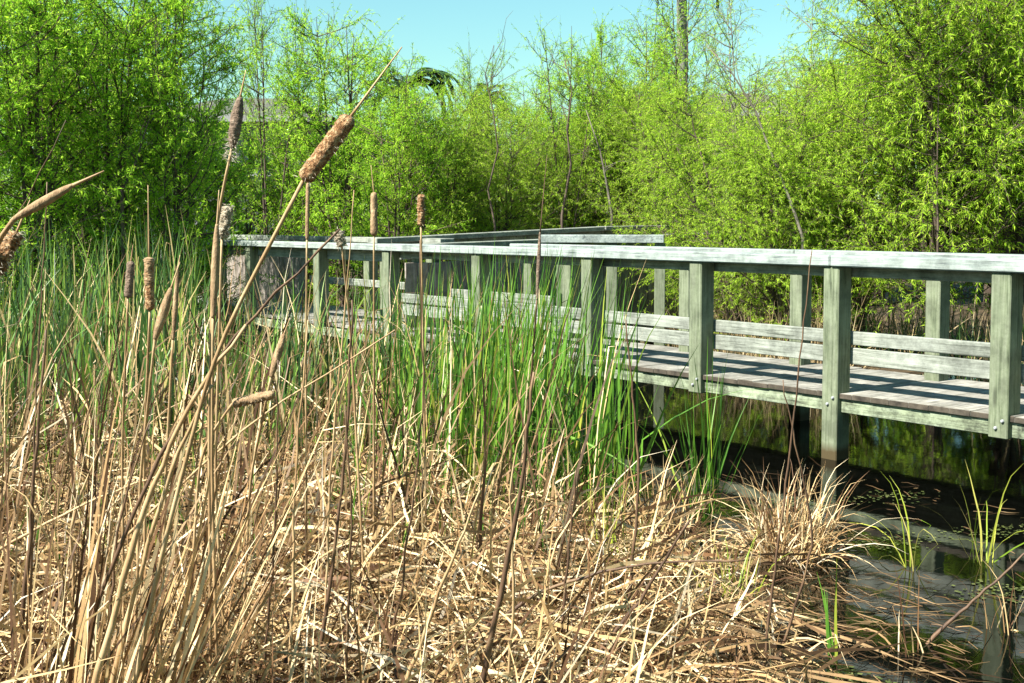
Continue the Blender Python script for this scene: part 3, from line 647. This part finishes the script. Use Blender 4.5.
# green reeds in front of the boardwalk, middle
keepA = lambda px, X, Y: rg.random(len(px)) < np.exp(-((px-510)/85)**2)
N3 = 950
b0 = scatter(N3, (360, 660), (5.7, 8.7), keep=keepA)
stuff('green_reeds', 'bright green reed stand in front of the middle of the boardwalk', 'reeds', blades(rg, b0, upright(N3, .14, (.04, 0)), .45+.95*rg.random(N3)**1.15, rg.uniform(.011, .022, N3), .16, 6, .03, .06), M['reed_bright'])
N3 = 1700
b0 = scatter(N3, (-150, 470), (6.4, 11.5), keep=lambda px, X, Y: rg.random(len(px)) < np.where((px > 195) & (Y > 7.8), .7, 1))
stuff('green_reeds', 'green reed stand at left in front of the viewing platform', 'reeds', blades(rg, b0, upright(N3, .17, (.03, 0)), (.4+1.05*rg.random(N3)**1.3)*np.where(b0[:, 0]/b0[:, 1] > -.26, .82, 1.05), rg.uniform(.012, .024, N3), .3, 6, .03, .08), M['reed'])
keepL = lambda px, X, Y: (X*NV[0]+Y*NV[1] > 8.3) | (px < 200)
N3 = 1300
b0 = scatter(N3, (-150, 400), (11.0, 15.5), land=False, keep=keepL)
stuff('green_reeds', 'tall green reeds along the far bank below the left willows', 'reeds', blades(rg, b0, upright(N3, .18), rg.uniform(.7, 1.7, N3), rg.uniform(.014, .028, N3), .2, 5, .03, .1), M['reed'])
N3 = 500
b0 = scatter(N3, (-150, 600), (4.4, 7.2))
stuff('green_reeds', 'scattered young green shoots in the straw litter', 'reeds', blades(rg, b0, upright(N3, .2), rg.uniform(.2, .75, N3), rg.uniform(.006, .011, N3), .15, 5, .03, .05), M['reed_bright'])
# tan reeds on the far bank
keepF = lambda px, X, Y: (X*NV[0]+Y*NV[1] > 11.1) & (X*NV[0]+Y*NV[1] < 12.8)
N4 = 3200
b0 = scatter(N4, (380, 1150), (9, 22), land=False, keep=lambda px, X, Y: keepF(px, X, Y) & (rg.random(len(px)) < np.where((px > 640) & (px < 850), 1, .10)))
stuff('bank_reeds', 'tan dead reeds on the far bank seen through the railing', 'reeds', blades(rg, b0, upright(N4, .25), rg.uniform(.3, 1.1, N4), rg.uniform(.008, .016, N4), .3, 4, .05, .3), M['dead_bank'])
N4 = 1500
b0 = scatter(N4, (685, 850), (9, 16), land=False, keep=lambda px, X, Y: (X*NV[0]+Y*NV[1] > 9.6) & (X*NV[0]+Y*NV[1] < 10.6))
stuff('bank_reeds', 'tan dead reeds standing at the edge of the water in the gap left of the middle post', 'reeds', blades(rg, b0, upright(N4, .22), rg.uniform(.4, 1.25, N4), rg.uniform(.008, .015, N4), .3, 4, .05, .3), M['dead_bank'])
N4 = 1200
b0 = scatter(N4, (560, 1150), (9, 20), land=False, keep=keepF)
stuff('bank_grass', 'green grass on the far bank under the right willows', 'grass', blades(rg, b0, upright(N4, .35), rg.uniform(.25, .8, N4), rg.uniform(.008, .016, N4), .4, 4, .05, .1), M['reed'])
# floating debris and weed on the water at right
kp = lambda px, X, Y: (X > shore(Y)) & (X*NV[0]+Y*NV[1] < 6.2)
N5 = 900
b0 = scatter(N5, (560, 1150), (3.4, 7.6), land=False, keep=lambda px, X, Y: kp(px, X, Y) & (rg.random(len(px)) < np.clip(1.1-(X-shore(Y))*1.3, .06, 1)))
b0[:, 2] = .004+rg.random(N5)*.02
a = rg.random(N5)*6.28
stuff('floating_straw', 'fallen straw floating on the dark water along the bank', 'floating straw', blades(rg, b0, np.stack([np.cos(a), np.sin(a), np.zeros(N5)], -1), rg.uniform(.03, .24, N5), rg.uniform(.002, .0055, N5), 0, 3, .12, .3, zmin=.004, taper=.2), M['dead_dark'])
N5 = 1300
b0 = scatter(N5, (560, 1200), (3.6, 7.2), land=False, keep=lambda px, X, Y: (X > shore(Y)) & (np.sin(X*3.1+Y*1.3)+np.sin(Y*7.3-X*2.1+1)+np.sin(Y*2.1+X*5.3)*.7+rg.normal(0, .35, len(X)) > 1.5))
rr = rg.uniform(.004, .012, N5); aa = rg.random(N5)*6.28
cs = np.stack([np.stack([np.cos(aa+k*math.pi/2)*rr, np.sin(aa+k*math.pi/2)*rr, np.zeros(N5)], -1) for k in range(4)], 1)
b0[:, 2] = .004
M['weed'] = leafmat('duckweed', [(0, (0.030, 0.045, 0.009)), (.6, (0.072, 0.090, 0.021)), (1, (0.132, 0.144, 0.048))], 0, .6)
stuff('duckweed', 'thin olive duckweed patches on the dark water', 'duckweed', ((b0[:, None]+cs).reshape(-1, 3), np.arange(N5*4).reshape(-1, 4)), M['weed'])

# ------------------------------------------------------------------ clumps that stand out
def clump(name, px, Y, label, n, Lr, Wr, tilt, mat, droop=.2, rad=.08, cat='grass clump', kink=.1, bias=(0, 0), group=None, segs=6):
    base = ground_at(px, Y); base[2] = max(0.0, float(terr(np.array(base[0]), np.array(Y))))
    r_ = rad*np.sqrt(rg.random(n)); a_ = rg.random(n)*6.28
    b0 = base+np.stack([np.cos(a_)*r_, np.sin(a_)*r_, np.zeros(n)-.02], -1)
    d_ = upright(n, tilt, bias); d_[:, :2] += (b0-base)[:, :2]*1.5
    V, Q = blades(rg, b0, d_, rg.uniform(*Lr, n), rg.uniform(*Wr, n), droop, segs, .04, kink)
    return tag(mk(name, V, Q, mat, origin=base), label, cat, group)
G1 = 'clumps standing in the water at right'
clump('dead_grass_tussock', 792, 5.5, 'big round tussock of pale dead grass at the edge of the water', 520, (.2, .52), (.004, .009), .75, M['dead'], .45, .17, 'tussock')
clump('reed_clump', 706, 6.15, 'green reed clump standing in the water left of the pale tussock', 40, (.5, 1.0), (.007, .013), .24, M['reed_bright'], .15, .07, group=G1)
clump('reed_clump', 612, 6.6, 'tall yellow green blades where the litter meets the dark water', 22, (.4, .8), (.007, .012), .2, M['reed_bright'], .15, .1)
clump('sedge_clump', 915, 5.3, 'yellow green drooping sedge right of the pale tussock', 9, (.25, .5), (.005, .010), .5, M['reed_y'], .7, .04, group=G1)
clump('sedge_clump', 985, 5.4, 'yellowish sedge clump near the right edge above the post reflection', 12, (.2, .55), (.005, .010), .35, M['reed_y'], .4, .06, group=G1)
clump('sedge_clump', 1008, 4.5, 'straw coloured sedge clump in the lower right corner', 16, (.15, .42), (.004, .008), .45, M['dead'], .4, .08, group=G1)
clump('sedge_clump', 915, 4.25, 'thin dry sedge at the bottom edge left of the lower right corner', 10, (.15, .40), (.004, .008), .4, M['dead'], .4, .06, group=G1)
clump('green_shoot', 838, 4.15, 'single upright pair of green shoots at the bottom edge beside the water', 4, (.25, .42), (.010, .015), .12, M['reed_bright'], .1, .02, 'green shoot')
clump('sedge_clump', 610, 4.9, 'bright yellow green upright sedge in the middle of the litter', 34, (.35, .62), (.005, .009), .16, M['reed_y'], .15, .07)
clump('sedge_clump', 730, 4.7, 'yellowish sedge clump in the litter below the pale tussock', 26, (.2, .4), (.004, .008), .3, M['reed_y'], .3, .1)
clump('dead_grass_tussock', 665, 5.7, 'upright straw tussock left of the green reed clump', 160, (.2, .5), (.004, .009), .4, M['dead'], .3, .15, 'tussock')
clump('dead_reed_bundle', 75, 2.9, 'leaning bundle of long dead reeds in the lower left foreground', 90, (.6, 1.25), (.006, .016), .14, M['dead'], .06, .16, 'reed bundle', .12, (.26, .1))
clump('dead_reed_bundle', 10, 3.1, 'upright bundle of brown dead reeds at the lower left edge', 50, (.4, 1.1), (.006, .014), .2, M['dead_dark'], .08, .16, 'reed bundle', .12, (.18, .1))
clump('dead_reed_bundle', 150, 3.4, 'dead reed bundle leaning right below the cattail heads', 60, (.5, 1.25), (.006, .014), .12, M['dead'], .05, .14, 'reed bundle', .1, (.22, .0))

# ------------------------------------------------------------------ cattails
def smoothpath(P, n=24):
    P = np.asarray(P, float); t_ = np.concatenate([[0], np.cumsum(np.linalg.norm(np.diff(P, axis=0), axis=1))]); t_ /= t_[-1]
    T = np.linspace(0, 1, n); Q = np.stack([np.interp(T, t_, P[:, k]) for k in range(3)], -1)
    for _ in range(3): Q[1:-1] = (Q[:-2]+2*Q[1:-1]+Q[2:])/4
    return Q
def head(a, b_, dia, lump, seed, prof='round', n=44, m_=20):
    g_ = np.random.default_rng(seed); a = np.array(a); b_ = np.array(b_); ax = norm(b_-a)
    A = norm(np.cross(ax, [0.3, 1, .2])); B = np.cross(ax, A); V = []; t_ = np.linspace(0, 1, n)
    if prof == 'round': pr = np.minimum(1, np.sqrt(np.clip(1-(np.abs(t_-.5)*2)**8, 0, 1))*1.0+.12)
    else: pr = np.clip(np.sin(np.pi*(t_*.93+.04))**.45, .15, 1)     # spindle
    ph = g_.random(6)*6.28
    for i, t0 in enumerate(t_):
        c = a+(b_-a)*t0
        for j in range(m_):
            th = 2*math.pi*j/m_
            r_ = dia/2*pr[i]*(1+lump*(.5*math.sin(3*th+9*t0+ph[0])+.5*math.sin(2*th-14*t0+ph[1])+g_.normal(0, .8)))
            V.append(c+(A*math.cos(th)+B*math.sin(th))*r_)
    Fc = [(i*m_+j, i*m_+(j+1) % m_, (i+1)*m_+(j+1) % m_, (i+1)*m_+j) for i in range(n-1) for j in range(m_)]
    Fc += [tuple(range(m_-1, -1, -1)), tuple((n-1)*m_+j for j in range(m_))]
    return V, Fc
def fluffs(a, b_, dia, n, seed, L=.012):
    g_ = np.random.default_rng(seed); t_ = g_.random(n); ax = norm(b_-a); d_ = norm(g_.normal(0, 1, (n, 3))); d_ = norm(d_-ax*(d_@ax)[:, None]*.6)
    return blades(g_, a+(b_-a)*t_[:, None]+d_*dia*.38, d_+np.array([0, 0, -.2]), g_.uniform(.4, 1.3, n)*L, np.full(n, .0016), .2, 3, .3)
def cattail(Y, lo, hi, dia, label, mat, base, tip=None, via=None, smat='stalk_tan', stem_r=.0035, lump=.06, prof='round', fluff=0, fluffspan=(0, 1), Ytop=None, second=None):
    Yt = Ytop or Y; a = at(*lo, Y); b_ = at(*hi, Yt)
    g0 = ground_at(base[0], base[1]); g0[2] = max(0., float(terr(np.array(g0[0]), np.array(base[1]))))-.02
    r = empty('cattail', g0, label, 'cattail', 'cattails with seed heads')
    pts = [g0]+[at(x, y, yy) for x, y, yy in (via or [])]+[a]
    mb = MB(); P = smoothpath(pts); mb.tube(P, np.linspace(stem_r*1.5, stem_r, len(P)), 7); mb.build('stem', M[smat], r, smooth=True)
    D = dia/F*Y; V, Fc = head(a, b_, D, lump, abs(int(lo[0]*7+lo[1])), prof)
    h_ = mk('seed_head', V, Fc, M[mat], r, smooth=True)
    if second:
        t0, mt2 = second; V, Fc = head(a+(b_-a)*t0, b_, D*.95, lump*1.5, abs(int(lo[0]*3)), prof); c = (np.array(V[0])+0); 
        V, Fc = head(a+(b_-a)*t0, b_+(b_-a)*.02, D*1.06, lump*2, abs(int(lo[0]*3)), prof); mk('fluffy_end', V, Fc, M[mt2], h_, smooth=True)
    if fluff:
        s0, s1 = fluffspan; V, Q = fluffs(a+(b_-a)*s0, a+(b_-a)*s1, D, fluff, abs(int(lo[0])), .3*D+.006); mk('seed_fluff', V, Q, M['fluff'], h_)
    if tip:
        mb = MB(); P = smoothpath([b_-(b_-a)*.05, at(tip[0], tip[1], Yt)], 6); mb.tube(P, np.linspace(stem_r*.8, stem_r*.3, 6), 6); mb.build('spike', M[smat], r, smooth=True)
    return r
cattail(2.5, (303, 181), (351, 116), 17, 'largest brown cattail head leaning right on a long diagonal stalk', 'head_brown', (95, 2.9), (402, 47), [(160, 560, 2.75), (215, 350, 2.6)], lump=.055, fluff=60, stem_r=.0042)
cattail(2.9, (232, 148), (240, 97), 12, 'upright grey brown cattail head with pale frayed bottom above the others at left', 'head_grey', (205, 3.2), (246, 70), [(209, 420, 3.1), (214, 230, 3.0)], lump=.05, prof='spindle', fluff=160, fluffspan=(-.25, .3))
cattail(3.2, (222, 238), (228, 206), 10, 'cream white fluffed cattail head just left of the railing end', 'fluffcore', (224, 3.5), None, [(215, 480, 3.4)], lump=.22, fluff=420)
cattail(2.9, (213, 318), (217, 224), 8, 'long smooth tan cattail spike below the cream white fluffed head', 'head_tan', (214, 3.1), (219, 190), [(212, 480, 3.0)], lump=.02, prof='spindle')
cattail(3.3, (150, 311), (149, 258), 9, 'cattail head rusty brown below and pale worn above', 'head_brown', (140, 3.6), (148, 185), [(144, 450, 3.5)], lump=.05, second=(.45, 'head_tan'))
cattail(3.5, (128, 298), (131, 261), 8, 'small grey tan cattail head left of the rusty one', 'head_grey', (118, 3.8), (133, 245), [(122, 450, 3.7)], lump=.06)
cattail(3.0, (155, 339), (171, 288), 9.5, 'smooth tan cattail head tilted right of the rusty one', 'head_tan', (125, 3.3), (180, 262), [(140, 480, 3.2)], lump=.02, prof='spindle')
cattail(3.1, (173, 340), (178, 266), 5, 'very slim tan cattail spike beside the smooth tilted head', 'head_tan', (150, 3.3), (180, 255), [(166, 470, 3.2)], lump=.02, prof='spindle')
cattail(3.4, (271, 377), (284, 334), 8, 'tan cattail head leaning right in front of the reeds below the platform', 'head_tan', (235, 3.7), (290, 318), [(250, 480, 3.6)], lump=.05, prof='spindle')
cattail(3.2, (232, 404), (275, 394), 9, 'fuzzy brown cattail head lying nearly flat', 'head_tan', (175, 3.4), None, [(200, 450, 3.3)], lump=.16, fluff=110)
cattail(4.4, (374, 236), (374, 192), 7, 'pale straight cattail head standing over the railing corner', 'head_tan', (372, 4.7), (371, 165), [(374, 400, 4.6)], lump=.05)
cattail(4.4, (421, 226), (421, 194), 7, 'patchy brown and white cattail head right of the pale straight one', 'head_brown', (426, 4.8), None, [(424, 380, 4.6)], lump=.16, fluff=70)
cattail(3.8, (342, 247), (338, 231), 9, 'tiny white fluffed cattail tuft over the platform railing', 'fluffcore', (366, 4.1), None, [(350, 320, 4.0)], lump=.2, fluff=150)
cattail(2.3, (14, 219), (73, 185), 10, 'pointed tan cattail head slanting in from the left edge', 'head_tan', (-70, 2.6), (104, 171), [(-40, 420, 2.5), (-10, 245, 2.4)], lump=.02, prof='spindle', stem_r=.005)
cattail(2.4, (-6, 275), (17, 232), 14, 'ragged brown and white cattail head at the left edge', 'head_brown', (-90, 2.7), (30, 200), [(-50, 420, 2.6)], lump=.2, fluff=240)
cattail(4.6, (537, 300), (540, 232), 4, 'slim brown cattail spike in front of the middle of the railing', 'head_grey', (520, 5.0), (547, 155), [(528, 420, 4.8)], lump=.03, prof='spindle', smat='stalk_dark')
cattail(4.2, (307, 240), (308, 182), 4, 'slim tan stub standing behind the largest brown cattail head', 'head_tan', (304, 4.5), None, [(306, 380, 4.4)], lump=.02)

# ------------------------------------------------------------------ single dried stalks and thick sheaths
def stalk(Y, pts, w_, mat, label, base=None, name='dried_stalk', cat='stalk', seed=None):
    P = [at(x, y, Y+k*.04) for k, (x, y) in enumerate(pts)]
    b0 = P[-1]
    if b0[2] > .06:
        d = norm(P[-1]-P[-2]); d[2] = min(d[2], -.55); k = b0[2]/-d[2]; P.append(np.array([b0[0]+d[0]*k*.6, b0[1]+.1, 0.0]))
    P = P[::-1]; Q = smoothpath(P, 26)
    rg2 = np.random.default_rng(abs(int(pts[0][0]+pts[0][1]*3))); Q[1:-1] += rg2.normal(0, .0018, (24, 3))
    r0 = w_/F*Y/2; rr = np.linspace(r0*1.15, r0*.35, 26)*(1+.06*rg2.normal(0, 1, 26)); o = P[0]
    mb = MB(); mb.tube(Q, rr, 7); ob = mb.build(name, M[mat], origin=o, smooth=True)
    return tag(ob, label, cat, 'dried reed stalks in the foreground')
SK = [
 (3.2, [(46, 330), (34, 480), (18, 690)], 6, 'stalk_dark', 'tall dark stalk nearest the left edge'),
 (3.4, [(47, 182), (38, 360), (30, 560)], 3, 'stalk_dark', 'thin dark stalk rising past the pointed tan cattail head'),
 (3.3, [(66, 120), (20, 215), (-10, 260)], 2.5, 'stalk_dark', 'thin bare stalk crossing the pointed tan cattail head'),
 (2.7, [(340, 229), (280, 290), (225, 345), (150, 470), (60, 700)], 6, 'stalk_dark', 'dark brown tipped stalk leaning from the platform railing to the lower left'),
 (2.6, [(246, 325), (215, 365), (180, 420), (140, 520), (90, 700)], 9.5, 'stalk_tan', 'thickest tan sheathed stalk leaning in the lower left'),
 (2.8, [(212, 385), (190, 425), (160, 500), (110, 690)], 8, 'stalk_tan', 'tan sheathed stalk just under the thickest one'),
 (3.3, [(352, 300), (349, 400), (345, 470), (315, 690)], 5, 'stalk_dark', 'dark stalk standing below the tiny white cattail tuft'),
 (3.6, [(354, 190), (346, 300), (330, 480), (322, 690)], 3, 'stalk_tan', 'long thin tan stalk passing left of the pale straight cattail'),
 (3.2, [(308, 320), (296, 460), (290, 690)], 4, 'stalk_tan', 'straight tan stalk below the largest brown cattail head'),
 (3.4, [(420, 240), (424, 420), (400, 600), (380, 700)], 3, 'stalk_dark', 'thin dark stalk left of the big middle stalk'),
 (2.9, [(534, 372), (520, 500), (500, 600), (478, 700)], 8, 'stalk_dark', 'big dark stalk in the middle of the litter'),
 (3.1, [(545, 380), (508, 470), (515, 600), (506, 700)], 4, 'stalk_tan', 'thin tan stalk beside the big middle stalk'),
 (3.0, [(480, 490), (440, 590), (400, 700)], 6, 'stalk_tan', 'short tan stalk left of the big middle stalk'),
 (3.6, [(576, 470), (565, 590), (556, 700)], 4, 'stalk_dark', 'short dark stalk right of the big middle stalk'),
 (4.0, [(626, 320), (640, 470), (622, 690)], 4, 'stalk_dark', 'dark stalk left of the yellow green sedge tips'),
 (3.8, [(812, 250), (790, 450), (760, 690)], 3.2, 'stalk_dark', 'tall brown stalk crossing the boardwalk deck'),
 (4.3, [(1030, 550), (930, 640), (890, 700)], 5, 'stalk_dark', 'dark stalk lying aslant in the lower right corner'),
 (3.5, [(690, 520), (640, 600), (570, 690)], 6, 'stalk_dark', 'brown stalk leaning right in the bottom middle litter'),
 (4.0, [(783, 380), (815, 540), (770, 690)], 3, 'stalk_dark', 'thin brown stalk in front of the pale tussock'),
 (3.5, [(100, 448), (70, 520), (75, 600), (60, 700)], 5, 'stalk_tan', 'tan stalk above the lower left bundle'),
 (3.3, [(278, 360), (277, 520), (262, 690)], 3.5, 'stalk_dark', 'dark stalk below the leaning tan cattail head'),
 (3.5, [(395, 330), (240, 430), (100, 560), (-20, 640)], 4, 'stalk_tan', 'long pale stalk arching low across the left foreground'),
 (3.3, [(170, 470), (90, 500), (-20, 560)], 5, 'stalk_tan', 'pale stalk lying across the lower left bundle'),
 (3.2, [(345, 405), (352, 520), (345, 690)], 4, 'stalk_dark', 'short dark upright stalk left of the middle litter'),
 (3.6, [(745, 560), (640, 562), (540, 590), (470, 640)], 5, 'stalk_dark', 'grey brown blade arching flat over the middle litter'),
 (2.9, [(150, 420), (118, 520), (105, 700)], 4.5, 'stalk_dark', 'dark stalk below the small grey tan cattail head'),
]
for Y_, pts_, w_, mt_, lb_ in SK: stalk(Y_, pts_, w_, mt_, lb_)
